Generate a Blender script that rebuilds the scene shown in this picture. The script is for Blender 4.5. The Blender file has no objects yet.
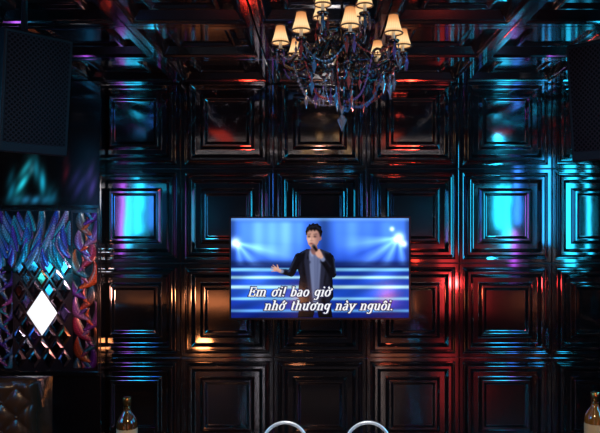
import bpy, bmesh, math, random
import numpy as np
from mathutils import Vector, Matrix
random.seed(7)
PI = math.pi
S = bpy.context.scene
C = S.collection
S.view_settings.view_transform = 'Standard'

# ------------------------------------------------------------------ dimensions
CZ, D, F = 1.48, 4.5, 672.0            # camera height, camera to wall, focal length in pixels
CX, CY = 320.0, 230.0                  # vanishing point in the 600x433 frame
K = D / F
PX, PZ = 92.5 * K, 94.0 * K            # wall panel pitch
HW = 3.5 * PX                          # half width of the room
H = 4 * PZ                             # ceiling height
YF = -5.8                              # wall behind the camera
CB = .062                              # depth of the ceiling beams
def at(px, py, Y):
    d = Y + D
    return Vector(((px - CX) * d / F, Y, CZ + (CY - py) * d / F))

# ------------------------------------------------------------------ materials
def mat(name, col, rough=.5, metal=0., emis=None, es=0., coat=0., spec=.5, bump=None, trans=0., mix=None, stretch=None):
    m = bpy.data.materials.new(name); m.use_nodes = True
    nt = m.node_tree; b = nt.nodes['Principled BSDF']
    b.inputs['Base Color'].default_value = (*col, 1)
    b.inputs['Roughness'].default_value = rough
    b.inputs['Metallic'].default_value = metal
    b.inputs['Coat Weight'].default_value = coat
    b.inputs['Coat Roughness'].default_value = .08
    b.inputs['Specular IOR Level'].default_value = spec
    b.inputs['Transmission Weight'].default_value = trans
    if emis:
        b.inputs['Emission Color'].default_value = (*emis, 1)
        b.inputs['Emission Strength'].default_value = es
    src = None
    if bump or mix:
        g = nt.nodes.new('ShaderNodeNewGeometry'); src = g.outputs['Position']
        if stretch:
            mp = nt.nodes.new('ShaderNodeMapping'); mp.inputs['Scale'].default_value = stretch
            nt.links.new(src, mp.inputs['Vector']); src = mp.outputs['Vector']
    if bump:
        sc, st, dist = bump
        n = nt.nodes.new('ShaderNodeTexNoise'); n.inputs['Scale'].default_value = sc
        n.inputs['Detail'].default_value = 2
        bp = nt.nodes.new('ShaderNodeBump'); bp.inputs['Strength'].default_value = st; bp.inputs['Distance'].default_value = dist
        nt.links.new(src, n.inputs['Vector'])
        nt.links.new(n.outputs['Fac'], bp.inputs['Height'])
        nt.links.new(bp.outputs['Normal'], b.inputs['Normal'])
        if coat: nt.links.new(bp.outputs['Normal'], b.inputs['Coat Normal'])
    if mix:
        sc, c2 = mix
        n = nt.nodes.new('ShaderNodeTexNoise'); n.inputs['Scale'].default_value = sc; n.inputs['Detail'].default_value = 4
        r = nt.nodes.new('ShaderNodeMix'); r.data_type = 'RGBA'
        r.inputs['A'].default_value = (*col, 1); r.inputs['B'].default_value = (*c2, 1)
        nt.links.new(src, n.inputs['Vector'])
        nt.links.new(n.outputs['Fac'], r.inputs['Factor'])
        nt.links.new(r.outputs['Result'], b.inputs['Base Color'])
    return m

def attr_mat(name, strength, rough=.15):
    m = bpy.data.materials.new(name); m.use_nodes = True
    nt = m.node_tree; b = nt.nodes['Principled BSDF']
    a = nt.nodes.new('ShaderNodeAttribute'); a.attribute_name = 'Col'
    b.inputs['Base Color'].default_value = (0, 0, 0, 1)
    b.inputs['Roughness'].default_value = rough
    b.inputs['Specular IOR Level'].default_value = .2
    b.inputs['Emission Strength'].default_value = strength
    nt.links.new(a.outputs['Color'], b.inputs['Emission Color'])
    return m
def relief_mat(name):
    m = bpy.data.materials.new(name); m.use_nodes = True
    nt = m.node_tree; b = nt.nodes['Principled BSDF']
    a = nt.nodes.new('ShaderNodeAttribute'); a.attribute_name = 'Col'
    b.inputs['Roughness'].default_value = .28; b.inputs['Metallic'].default_value = .25
    b.inputs['Coat Weight'].default_value = .4
    nt.links.new(a.outputs['Color'], b.inputs['Base Color'])
    return m

M = {}
M['panel'] = mat('lacquer_panel', (.255, .245, .25), .08, .98, bump=(3.2, .06, .02))
M['coffer'] = mat('lacquer_coffer', (.215, .20, .205), .09, .97, bump=(3.2, .035, .02))
M['wall'] = mat('dark_wall', (.006, .005, .005), .3, coat=.3, bump=(6, .2, .01))
M['floor'] = mat('dark_floor', (.05, .038, .032), .2, coat=.3, mix=(3, (.075, .055, .045)))
M['black'] = mat('black_plastic', (.006, .006, .007), .35)
M['speaker'] = mat('speaker_paint', (.005, .005, .0055), .5, spec=.25, bump=(120, .3, .002))
M['chrome'] = mat('chrome', (.85, .85, .87), .18, 1.)
M['handle'] = mat('polished_white_handle', (.95, .95, .96), .4, .5)
M['bronze'] = mat('dark_bronze', (.11, .07, .06), .10, .95, coat=.8, bump=(40, .2, .003))
M['crystal'] = mat('crystal', (.84, .80, .86), .05, .75)
M['crystal_red_glint'] = mat('red_glint_crystal', (.70, .14, .12), .05, .65)  # coloured reflections put into the crystal tints, here and the next two
M['crystal_violet_glint'] = mat('violet_glint_crystal', (.42, .24, .64), .05, .65)
M['crystal_blue_glint'] = mat('blue_glint_crystal', (.16, .42, .70), .05, .65)
M['candle'] = mat('candle_sleeve', (.6, .5, .35), .5, emis=(1, .7, .4), es=.12)
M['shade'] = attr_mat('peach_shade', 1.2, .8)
M['shade_trim'] = mat('shade_trim', (.10, .045, .02), .5, emis=(1, .35, .10), es=.02)
M['bulb'] = mat('bulb', (1, .9, .7), .3, emis=(1, .8, .5), es=6)
M['leather'] = mat('brown_leather', (.062, .028, .013), .26, spec=.5, bump=(60, .2, .003), mix=(9, (.036, .017, .008)))
M['mirror'] = mat('bevelled_mirror', (.46, .40, .48), .10, 1., bump=(9, .2, .01))
M['mirror2'] = mat('smoked_mirror', (.18, .12, .15), .12, 1., bump=(9, .2, .01))
M['mirror3'] = mat('bronze_mirror', (.48, .22, .12), .13, 1., bump=(9, .2, .01))
M['mirror4'] = mat('violet_mirror', (.34, .18, .46), .12, 1., bump=(9, .2, .01))
M['lattice'] = mat('dark_lattice', (.02, .015, .02), .2, coat=.5)
M['frame'] = mat('black_lacquer_frame', (.008, .007, .008), .15, coat=.6)
M['relief'] = relief_mat('iridescent_relief')
M['lit'] = mat('white_glint_lozenge', (.9, .92, .95), .2, emis=(.85, .95, 1), es=.9)  # white reflection on a mirror tile, put in as glowing colour
M['glass_dark'] = mat('dark_bottle_glass', (.05, .022, .006), .08, spec=.7, coat=.4)
M['glass_amber'] = mat('amber_bottle_glass', (.16, .070, .012), .08, spec=.7, coat=.4)
M['gold'] = mat('gold_foil', (.62, .38, .13), .25, 1.)
M['foil_dark'] = mat('dark_foil', (.28, .15, .05), .25, .9)
M['paper'] = mat('cream_paper_label', (.55, .42, .24), .6, mix=(30, (.45, .34, .18)))
M['table'] = mat('black_glass_table', (.006, .006, .007), .06, coat=.6)

# ------------------------------------------------------------------ helpers
def tag(o, label=None, cat=None, group=None, kind=None):
    if label: o['label'] = label
    if cat: o['category'] = cat
    if group: o['group'] = group
    if kind: o['kind'] = kind
    return o
def empty(name, loc, rot=(0, 0, 0)):
    o = bpy.data.objects.new(name, None); o.empty_display_size = .1
    o.location = loc; o.rotation_euler = rot; C.objects.link(o); return o
def obj(name, bm, m, parent=None, smooth=False, world=None, bevel=0):
    me = bpy.data.meshes.new(name)
    bmesh.ops.recalc_face_normals(bm, faces=bm.faces)
    if world is not None:
        bmesh.ops.translate(bm, verts=bm.verts, vec=-Vector(world))
    bm.to_mesh(me); bm.free()
    for mm in (m if isinstance(m, (list, tuple)) else [m]): me.materials.append(mm)
    if smooth:
        for p in me.polygons: p.use_smooth = True
    o = bpy.data.objects.new(name, me); C.objects.link(o)
    if parent: o.parent = parent
    if bevel:
        b = o.modifiers.new('bevel', 'BEVEL'); b.width = bevel; b.segments = 2; b.limit_method = 'ANGLE'; b.angle_limit = .35
    return o
def box(bm, lo, hi):
    x0, y0, z0 = lo; x1, y1, z1 = hi
    v = [bm.verts.new(p) for p in ((x0,y0,z0),(x1,y0,z0),(x1,y1,z0),(x0,y1,z0),(x0,y0,z1),(x1,y0,z1),(x1,y1,z1),(x0,y1,z1))]
    for f in ((0,3,2,1),(4,5,6,7),(0,1,5,4),(1,2,6,5),(2,3,7,6),(3,0,4,7)): bm.faces.new([v[i] for i in f])
    return v
def lathe(bm, prof, seg=24, c=(0, 0, 0), close=True):
    rings = []
    for r, z in prof:
        rings.append([bm.verts.new((c[0]+max(r,1e-4)*math.cos(2*PI*k/seg), c[1]+max(r,1e-4)*math.sin(2*PI*k/seg), c[2]+z)) for k in range(seg)])
    for a, b in zip(rings, rings[1:]):
        for k in range(seg): bm.faces.new((a[k], a[(k+1)%seg], b[(k+1)%seg], b[k]))
    if close:
        bm.faces.new(rings[0][::-1]); bm.faces.new(rings[-1])
def tube(bm, pts, rad, seg=8):
    pts = [Vector(p) for p in pts]; n = len(pts)
    if not isinstance(rad, (list, tuple)): rad = [rad]*n
    up = Vector((0.123, .31, .95)); rings = []
    for i, p in enumerate(pts):
        t = (pts[min(i+1, n-1)] - pts[max(i-1, 0)]).normalized()
        x = up - t*up.dot(t)
        if x.length < 1e-3: x = Vector((1, 0, 0)) - t*t.x
        x.normalize(); y = t.cross(x); up = x
        rings.append([bm.verts.new(p + (x*math.cos(2*PI*k/seg) + y*math.sin(2*PI*k/seg))*rad[i]) for k in range(seg)])
    for a, b in zip(rings, rings[1:]):
        for k in range(seg): bm.faces.new((a[k], a[(k+1)%seg], b[(k+1)%seg], b[k]))
    bm.faces.new(rings[0][::-1]); bm.faces.new(rings[-1])
def catmull(P, n=6):
    P = [Vector(p) for p in P]; out = []
    for i in range(len(P)-1):
        p0, p1, p2, p3 = P[max(i-1,0)], P[i], P[i+1], P[min(i+2, len(P)-1)]
        for k in range(n):
            t = k/n
            out.append(.5*((2*p1)+(p2-p0)*t+(2*p0-5*p1+4*p2-p3)*t*t+(3*p1-p0-3*p2+p3)*t**3))
    out.append(P[-1]); return out
def gem(bm, c, r, h, seg=6, top=.35):
    c = Vector(c)
    a = bm.verts.new(c+Vector((0,0,h*top))); b = bm.verts.new(c-Vector((0,0,h*(1-top))))
    ring = [bm.verts.new(c+Vector((r*math.cos(2*PI*k/seg), r*math.sin(2*PI*k/seg), 0))) for k in range(seg)]
    for k in range(seg):
        bm.faces.new((a, ring[k], ring[(k+1)%seg])); bm.faces.new((b, ring[(k+1)%seg], ring[k]))
def rings_panel(w, h, prof):
    bm = bmesh.new(); loops = []
    for ins, z in prof:
        x, y = w/2-ins, h/2-ins
        loops.append([bm.verts.new(p) for p in ((-x,-y,z),(x,-y,z),(x,y,z),(-x,y,z))])
    for a, b in zip(loops, loops[1:]):
        for k in range(4): bm.faces.new((a[k], a[(k+1)%4], b[(k+1)%4], b[k]))
    bm.faces.new(loops[-1]); bm.faces.new(loops[0][::-1])
    return bm
def copy(o, parent, loc, rot):
    c = o.copy(); C.objects.link(c); c.parent = parent; c.location = loc; c.rotation_euler = rot; return c

# ------------------------------------------------------------------ room shell
def slab(name, lo, hi, m):
    bm = bmesh.new(); box(bm, lo, hi); o = obj(name, bm, m); o['kind'] = 'structure'; return o
floor = slab('floor', (-HW-.1, YF-.1, -.1), (HW+.1, .1, 0), M['floor'])
ceiling = slab('ceiling', (-HW-.1, YF-.1, H), (HW+.1, .1, H+.1), M['wall'])
wall_back = slab('wall_back', (-HW-.1, 0, 0), (HW+.1, .1, H), M['wall'])
wall_left = slab('wall_left', (-HW-.1, YF, 0), (-HW, 0, H), M['wall'])
wall_right = slab('wall_right', (HW, YF, 0), (HW+.1, 0, H), M['wall'])
wall_front = slab('wall_front', (-HW-.1, YF-.1, 0), (HW+.1, YF, H), M['wall'])

g = .005
# narrow seam, broad flat border, one broad outer frame, sunk field, one raised square in the middle
prof = [(0, 0), (0, .014), (.026, .014), (.032, .003), (.038, .003), (.052, .032), (.072, .032), (.092, .006), (.128, .006), (.146, .032), (.162, .032), (.176, .016), (.19, .016)]
P0 = None
def panel(parent, loc, rot):
    global P0
    if P0 is None:
        P0 = obj('wall_panel', rings_panel(PX-g, PZ-g, prof), M['panel'], parent, bevel=.0028)
        P0.location = loc; P0.rotation_euler = rot
    else: copy(P0, parent, loc, rot)
for j in range(4):
    for i in range(7):
        panel(wall_back, (-HW+(i+.5)*PX, 0, (j+.5)*PZ), (PI/2, 0, 0))
    for i in range(4):
        panel(wall_left, (-HW, -(i+.5)*PX-.036, (j+.5)*PZ), (PI/2, 0, PI/2))
        panel(wall_right, (HW, -(i+.5)*PX-.036, (j+.5)*PZ), (PI/2, 0, -PI/2))
cprof = [(0, 0), (0, CB), (.040, CB), (.046, .048), (.054, .048), (.084, .008), (.130, .008), (.146, .030), (.162, .030), (.176, .016), (.19, .016)]
c0 = None
for j in range(4):
    for i in range(7):
        loc = (-HW+(i+.5)*PX, -(j+.5)*PX-.037, H)
        if c0 is None:
            c0 = obj('ceiling_coffer', rings_panel(PX-g, PX-g, cprof), M['coffer'], ceiling, bevel=.0028)
            c0.location = loc; c0.rotation_euler = (PI, 0, 0)
        else: copy(c0, ceiling, loc, (PI, 0, 0))

# pier on the left carrying the mirror mural
PY = -.12
pr = at(101, 0, PY).x
bm = bmesh.new(); box(bm, (-HW+.037, PY, 0), (pr, -.036, H-CB-.002))
pier = obj('trim_1', bm, M['frame'], bevel=.004); pier['kind'] = 'structure'

# ------------------------------------------------------------------ painted flat pictures
def lin(c):
    c = np.asarray(c, float)
    return np.where(c <= .04045, c/12.92, ((c+.055)/1.055)**2.4)
def ell(X, Y, cx, cy, rx, ry, rot=0):
    c, s = math.cos(rot), math.sin(rot); x = (X-cx)*c+(Y-cy)*s; y = -(X-cx)*s+(Y-cy)*c
    k = np.sqrt((x/rx)**2+(y/ry)**2); return (k-1)*min(rx, ry)
def cap(X, Y, x1, y1, r1, x2, y2, r2):
    dx, dy = x2-x1, y2-y1
    t = np.clip(((X-x1)*dx+(Y-y1)*dy)/(dx*dx+dy*dy), 0, 1)
    return np.hypot(X-x1-t*dx, Y-y1-t*dy)-(r1+(r2-r1)*t)
def poly(X, Y, P):
    d = np.full(X.shape, 1e9); inside = np.zeros(X.shape, bool)
    n = len(P)
    for i in range(n):
        x1, y1 = P[i]; x2, y2 = P[(i+1) % n]; dx, dy = x2-x1, y2-y1
        t = np.clip(((X-x1)*dx+(Y-y1)*dy)/(dx*dx+dy*dy+1e-12), 0, 1)
        d = np.minimum(d, np.hypot(X-x1-t*dx, Y-y1-t*dy))
        if y1 != y2:
            inside ^= ((y1 > Y) != (y2 > Y)) & (X < (x2-x1)*(Y-y1)/(y2-y1)+x1)
    return np.where(inside, -d, d)
def paint(img, sd, col, aa=.3, op=1.):
    a = np.clip(.5-sd/(2*aa), 0, 1)[..., None]*op
    img[:] = img*(1-a)+np.asarray(col, float)*a
def soft(a, w):
    """separable smoothing, like the slight softness of a video picture"""
    k = np.exp(-np.arange(-4, 5)**2/(2*w*w)); k /= k.sum()
    for ax in (0, 1):
        p = np.pad(a, [(4, 4) if i == ax else (0, 0) for i in range(a.ndim)], mode='edge')
        a = sum(k[i]*np.take(p, range(i, i+a.shape[ax]), axis=ax) for i in range(9))
    return a
def parent_world(p):
    v = Vector((0, 0, 0))
    while p: v += p.location; p = p.parent
    return v
def colour(me, col):
    ca = me.color_attributes.new('Col', 'FLOAT_COLOR', 'POINT')
    ca.data.foreach_set('color', np.concatenate([col, np.ones((len(col), 1))], 1).astype(np.float32).ravel())
def picture(name, u0, u1, v0, v1, step, fn, to3, m, parent, masked=False, relief=False):
    nu, nv = int(round((u1-u0)/step))+1, int(round((v1-v0)/step))+1
    U, V = np.meshgrid(np.linspace(u0, u1, nu), np.linspace(v0, v1, nv))
    img, mask = fn(U, V)
    col = lin(np.clip(img, 0, 1)).reshape(-1, 3)
    base = parent_world(parent)
    if relief:
        hs = mask.ravel()
        vs = [tuple(to3(u, v)-base+Vector((0, -h, 0))) for u, v, h in zip(U.ravel(), V.ravel(), hs)]
    else: vs = [tuple(to3(u, v)-base) for u, v in zip(U.ravel(), V.ravel())]
    idx = np.arange(nu*nv).reshape(nv, nu)
    q = np.stack([idx[:-1, :-1], idx[1:, :-1], idx[1:, 1:], idx[:-1, 1:]], -1)
    if masked:
        keep = mask[:-1, :-1] & mask[1:, :-1] & mask[1:, 1:] & mask[:-1, 1:]
        q = q[keep]
        used = np.unique(q); re = np.full(nu*nv, -1); re[used] = np.arange(len(used))
        vs = [vs[i] for i in used]; col = col[used]; q = re[q]
    q = q.reshape(-1, 4)
    me = bpy.data.meshes.new(name); me.from_pydata(vs, [], q.tolist()); me.update()
    colour(me, col)
    me.materials.append(m)
    if relief:
        for p in me.polygons: p.use_smooth = True
    o = bpy.data.objects.new(name, me); C.objects.link(o); o.parent = parent
    return o

# ------------------------------------------------------------------ television
TVY = -.085
a, b = at(230, 319, TVY), at(410, 217, TVY)
tvroot = empty('television', ((a.x+b.x)/2, TVY+.02, a.z))
tag(tvroot, 'wide flat television on the panelled wall showing a suited singer on a blue stage', 'television')
bm = bmesh.new(); box(bm, (a.x, TVY+.004, a.z), (b.x, TVY+.045, b.z)); obj('casing', bm, M['black'], tvroot, world=tvroot.location)
bm = bmesh.new(); box(bm, (-.2, TVY+.0455, a.z+.15), (.2, -.0345, b.z-.15)); obj('wall_mount', bm, M['black'], tvroot, world=tvroot.location)
bm = bmesh.new(); t = .007
V_ = []
for (x, z) in ((a.x-.003, a.z-.003), (b.x+.003, a.z-.003), (b.x+.003, b.z+.003), (a.x-.003, b.z+.003)): V_.append((x, z))
W_ = [(a.x+t, a.z+t), (b.x-t, a.z+t), (b.x-t, b.z-t), (a.x+t, b.z-t)]
A_ = [[bm.verts.new((x, y, z)) for x, z in L] for L in (V_, W_) for y in (TVY-.003, TVY+.006)]
for k in range(4):
    n_ = (k+1) % 4
    bm.faces.new((A_[0][k], A_[0][n_], A_[2][n_], A_[2][k])); bm.faces.new((A_[1][k], A_[1][n_], A_[3][n_], A_[3][k]))
    bm.faces.new((A_[0][k], A_[0][n_], A_[1][n_], A_[1][k])); bm.faces.new((A_[2][k], A_[2][n_], A_[3][n_], A_[3][k]))
obj('bezel', bm, M['black'], tvroot, world=tvroot.location)
def stage(X, Y):
    img = np.zeros(X.shape+(3,))
    t = np.clip((Y-217)/50, 0, 1)[..., None]
    img[:] = np.array([.22, .42, .86])*(1-t)+np.array([.11, .26, .74])*t
    # pale soft drapes over the left of the backdrop, deeper blue on the right
    fade = np.clip((268-Y)/26, 0, 1)*np.clip((Y-220)/4, 0, 1)
    for cx, w_, am, c in ((244, 7, .12, (.50, .82, .88)), (258, 8, .26, (.60, .88, .88)), (272, 7, .22, (.58, .86, .88)), (286, 8.5, .30, (.66, .90, .88)), (300, 6, .18, (.55, .85, .88)),
                          (338, 6, .10, (.45, .72, .92)), (352, 8, .16, (.45, .74, .92)), (369, 8, .12, (.42, .68, .92)), (386, 8, .14, (.45, .72, .92))):
        img += (am*np.exp(-((X-cx)/w_)**2*1.4)*fade)[..., None]*np.array(c)
    for cx, cy, rx, ry, am, c in ((270, 238, 36, 26, .26, (.5, .76, .75)), (352, 232, 18, 22, .18, (.5, .66, .8)), (396, 236, 16, 22, .20, (.5, .75, .9))):
        img += (am*np.exp(-((X-cx)/rx)**2-((Y-cy)/ry)**2))[..., None]*np.array(c)
    for cx, w_ in ((232, 3.5), (408, 3.0), (324, 6)):              # darker side curtains and centre gap
        img *= 1-(.32*np.exp(-((X-cx)/w_)**2)*np.clip((268-Y)/6, 0, 1))[..., None]
    paint(img, np.abs(Y-219)-1.6, (.58, .80, .97), 1.2, .5)
    for bx, by, ang, ln in ((237, 243, .9, 68), (237, 243, .25, 72), (398, 238, 2.5, 80), (398, 238, 2.0, 64), (398, 238, 3.0, 66), (399, 240, 1.4, 50), (237, 243, 1.4, 40)):
        dx, dy = math.cos(ang), math.sin(ang)
        s = (X-bx)*dx+(Y-by)*dy; w = np.abs(-(X-bx)*dy+(Y-by)*dx)
        k = np.clip(1-s/ln, 0, 1)*(s > 0)*np.clip(1-w/(1.5+s*.2), 0, 1)
        img += (k*.55)[..., None]*np.array([.65, .86, 1])
    for bx, by, r in ((235, 243, 4.8), (399, 238, 4.8), (404, 244, 3), (392, 229, 2)):
        k = np.exp(-((X-bx)**2+(Y-by)**2)/(r*r)); img += k[..., None]*np.array([.95, .98, 1])
    img *= 1-(.5*np.exp(-((Y-264)/3.0)**2))[..., None]
    st = np.clip((Y-265)/1.2, 0, 1)[..., None]
    floor_ = np.zeros(X.shape+(3,)); floor_[:] = (.06, .20, .65)
    for y0, y1, c in ((265, 268, (.04, .10, .36)), (268, 271.4, (.50, .80, 1)), (271.4, 276.0, (.06, .19, .64)), (276.0, 279, (.70, .93, 1)),
                      (279, 285.4, (.08, .24, .72)), (285.4, 288.8, (.78, .97, 1)), (288.8, 297.4, (.10, .30, .80)), (297.4, 300.2, (.54, .82, 1)), (300.2, 309.4, (.07, .22, .70)), (309.4, 312.2, (.42, .70, 1)), (312.2, 319, (.04, .13, .50))):
        al = np.clip((Y-y0)/.9+.5, 0, 1)*np.clip((y1-Y)/.9+.5, 0, 1)
        floor_ = floor_*(1-al[..., None])+np.array(c)*al[..., None]
    floor_ *= (.85+.15*np.sin(X*.11+Y*.4)*np.cos(X*.05))[..., None]
    img = img*(1-st)+floor_*st
    for cx, am in ((258, .3), (382, .25)):
        k = np.exp(-((X-cx)/18)**2)*np.clip((Y-264)/6, 0, 1)*np.clip((312-Y)/25, 0, 1); img += (k*am)[..., None]*np.array([.4, .7, 1])
    return soft(np.clip(img, 0, 1), 1.2), None
tv3 = lambda off: (lambda u, v: at(u, v, TVY)+Vector((0, -off, 0)))
M['pic'] = attr_mat('screen_picture', 1.2)
scr = picture('screen', 231.2, 408.8, 218.2, 317.8, .5, stage, tv3(0), M['pic'], tvroot)
def singer(X, Y):
    X = (X-313)/1.06+313; Y = (Y-272)/1.06+272
    img = np.zeros(X.shape+(3,)); mask = np.zeros(X.shape, bool)
    def p(sd, col, aa=.3, op=1., add=True):
        nonlocal mask
        paint(img, sd, col, aa, op)
        if add: mask |= sd < 0
    blk, blk2, rim, skin, skin2 = (.045, .045, .07), (.15, .16, .24), (.28, .40, .64), (.80, .61, .54), (.50, .35, .34)
    p(poly(X, Y, [(302, 290), (328, 290), (332, 317.6), (318.5, 317.6), (316, 304), (312.5, 317.6), (298, 317.6)]), (.035, .035, .05))
    p(poly(X, Y, [(307, 250), (320, 250), (330, 254), (334, 260), (331.5, 276), (332.5, 296), (328, 301), (303, 301), (298, 296), (300.5, 276), (295.5, 261), (298.5, 254.5)]), blk)
    p(cap(X, Y, 326, 262, .5, 327, 298, 2.), blk2, 2.5, .7, False)
    p(cap(X, Y, 301.5, 262, .5, 302, 297, 1.), blk2, 2.0, .6, False)
    p(cap(X, Y, 322, 251.4, .4, 331.5, 256, .4), rim, 1.2, .6, False); p(cap(X, Y, 306, 251.6, .4, 298, 256, .4), rim, 1.2, .5, False)
    for x1, y1, x2, y2 in ((303, 278, 308, 292), (325, 276, 321, 292), (304, 286, 311, 296), (327, 284, 322, 297)):
        p(cap(X, Y, x1, y1, .3, x2, y2, .3), (.015, .015, .025), .9, .8, False)
        p(cap(X, Y, x1+1.2, y1, .25, x2+1.2, y2, .25), blk2, .9, .5, False)
    # grey shirt under the open jacket
    p(poly(X, Y, [(310.2, 250), (319.3, 250), (321, 256), (318.6, 301), (312, 301), (309, 256)]), (.40, .44, .58), add=False)
    p(cap(X, Y, 317.6, 258, .7, 316.4, 298, .7), (.26, .29, .42), 1.6, .8, False)
    p(cap(X, Y, 314.6, 256, .2, 315, 299, .2), (.22, .25, .36), .6, .7, False)
    p(poly(X, Y, [(311, 250), (314.4, 254.6), (312, 258), (309.6, 253)]), (.58, .62, .76), .6, .8, False)
    p(poly(X, Y, [(319, 250), (315.4, 254.6), (317.8, 258), (320.4, 253)]), (.46, .50, .64), .6, .8, False)
    p(poly(X, Y, [(309.5, 251), (307.4, 259), (311, 262.5), (309.4, 265), (313.2, 301), (310, 301), (304.5, 262), (306, 252)]), blk2, .5, .85, False)
    p(poly(X, Y, [(320, 251), (322, 259), (319.4, 262.5), (320.6, 265), (317.6, 301), (321, 301), (325.5, 262), (323.5, 252)]), blk2, .5, .85, False)
    # near arm stretched out to the left with an open hand
    p(cap(X, Y, 299.5, 258, 4.2, 292.5, 273, 3.6), blk); p(cap(X, Y, 292.5, 273, 3.5, 283.5, 271.5, 2.6), blk)
    p(cap(X, Y, 296.4, 258, .4, 290, 272, .4), rim, .8, .6, False); p(cap(X, Y, 291, 271, .4, 284, 269.4, .3), rim, .7, .6, False)
    p(cap(X, Y, 299.5, 263, .4, 295, 273, .4), (.02, .02, .03), .9, .8, False)
    p(cap(X, Y, 283.6, 271.4, 2.0, 281.8, 271, 1.9), (.46, .50, .64))
    p(cap(X, Y, 281.5, 270.8, 1.7, 278.8, 269.6, 2.1), skin)
    for x1, y1, x2, y2, r in ((278.6, 268.2, 275.2, 265.4, .65), (277.8, 268.8, 273.8, 267.1, .7), (277.4, 269.8, 273.2, 269.2, .7), (277.6, 270.8, 273.9, 271.3, .62), (280.2, 268.4, 279.2, 265.2, .7)):
        p(cap(X, Y, x1, y1, r+.15, x2, y2, r-.12), skin, .25)
    p(cap(X, Y, 278, 270.9, .4, 281, 271.8, .5), skin2, .6, .7, False)
    # neck and head, turned a little to the left
    p(cap(X, Y, 313.6, 246, 3.1, 314.6, 252.4, 3.5), skin2); p(ell(X, Y, 313.4, 250.4, 4, 1.4), (.34, .23, .24), 1.4, .7, False)
    p(ell(X, Y, 314.3, 236.8, 7.0, 8.6, .15), (.06, .045, .05))
    p(poly(X, Y, [(306.9, 234), (308, 231.6), (316, 231), (319.5, 235), (319.6, 241), (317.6, 246), (314.6, 249.6), (311.4, 249.6), (308.4, 246), (306.8, 240.5)]), skin, .5)
    p(ell(X, Y, 320, 240.4, 1.2, 2.1, .1), (.68, .49, .44)); p(ell(X, Y, 319.9, 240.6, .5, 1.2, .1), skin2, .3, .8, False)
    p(poly(X, Y, [(316.0, 235), (319.6, 234), (319.6, 241), (317.6, 246), (314.6, 249.6), (312.6, 249.6), (316.0, 244)]), (.50, .35, .36), 2.6, .85, False)
    p(ell(X, Y, 309.8, 242.0, 2.0, 2.4), (.95, .77, .69), 2.0, .6, False); p(ell(X, Y, 311.5, 233.8, 3.4, 1.6), (.60, .44, .41), 1.8, .7, False)
    p(ell(X, Y, 311.2, 248.2, 2.4, .9), (.62, .45, .42), 1.0, .8, False)
    hp = [(306.2, 237.6), (305.8, 233.5), (306.8, 230), (308.4, 228.6), (309.2, 226.6), (311.2, 227), (313, 225.4), (315, 226.4), (317.4, 225.8), (318.8, 227.6), (321, 229), (321, 231.2), (322.2, 234),
          (321.2, 238), (319.6, 239), (319.2, 236.6), (318.0, 233.8), (315.8, 232.2), (314.6, 233.6), (313, 232), (311.4, 233.4), (310, 232.2), (308.6, 233.8), (307.6, 234.4), (307.2, 236.8)]
    p(poly(X, Y, hp), (.055, .042, .05), .45)
    for x1, y1, x2, y2 in ((309, 230.6, 312.5, 228.2), (312.6, 229.8, 316.6, 228), (316.6, 229.6, 319.6, 231.8), (307.6, 232.4, 308.6, 229.8)):
        p(cap(X, Y, x1, y1, .25, x2, y2, .15), (.30, .34, .48), .7, .6, False)
    for ex, w in ((309.4, 1.35), (314.9, 1.6)):
        p(cap(X, Y, ex-w, 236.6, .22, ex+w, 236.2, .32), (.14, .09, .09), .4, .9, False)
        p(ell(X, Y, ex, 238.5, w, .9), (.34, .22, .21), .7, .8, False)
        p(ell(X, Y, ex-.2, 238.6, .7, .5), (.06, .04, .05), .35, 1, False)
    p(cap(X, Y, 311.9, 238.0, .3, 311.4, 242.0, .5), skin2, .7, .6, False); p(cap(X, Y, 310.9, 238.4, .2, 310.5, 241.4, .3), (.95, .78, .70), .5, .6, False)
    p(cap(X, Y, 310.2, 242.6, .28, 313.0, 242.6, .28), (.42, .27, .26), .5, .7, False)
    p(ell(X, Y, 311.4, 245.2, 1.8, .8), (.40, .18, .19), .5, .9, False)
    # far arm bent up, hand closed round the microphone
    p(cap(X, Y, 328.8, 259, 4.3, 331.5, 274, 3.7), blk); p(cap(X, Y, 331.5, 274, 3.6, 322.5, 260.5, 2.7), blk)
    p(cap(X, Y, 332.6, 258, .4, 334.6, 273, .5), rim, .8, .7, False); p(cap(X, Y, 328, 272, .4, 321.5, 262.6, .4), (.02, .02, .03), .8, .9, False)
    p(cap(X, Y, 329.5, 267, .5, 324.4, 259.6, .4), blk2, .8, .8, False)
    p(cap(X, Y, 322.4, 260.2, 2.1, 321.3, 258.4, 2.0), (.46, .50, .64))
    p(cap(X, Y, 313.6, 247.6, 1.7, 314.0, 248.2, 1.7), (.24, .24, .27)); p(cap(X, Y, 314.2, 248.6, 1.1, 321, 258, .9), (.03, .03, .04))
    p(cap(X, Y, 320.6, 257.4, 2.0, 318.6, 254.6, 2.5), skin)
    for x1, y1, x2, y2 in ((316.0, 254.2, 318.4, 251.8), (316.6, 255.6, 319.7, 253.0), (317.4, 256.8, 320.6, 254.4), (318.4, 257.8, 321.2, 256)):
        p(cap(X, Y, x1, y1, .95, x2, y2, .75), skin, .2); p(cap(X, Y, x1+.3, y1+.85, .12, x2+.2, y2+.8, .1), skin2, .2, .8, False)
    p(cap(X, Y, 320.6, 254.6, .9, 318.6, 250.8, .7), skin, .25)
    mf = mask.astype(float)
    img = soft(img*mf[..., None], 1.8)/np.maximum(soft(mf, 1.8), 1e-3)[..., None]
    return img, mask
sg = picture('pictured_singer', 268, 343, 219, 317.6, .3, singer, tv3(.0006), M['pic'], scr, masked=True)
sg['label'] = 'pictured man in a black suit singing into a microphone'
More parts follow.
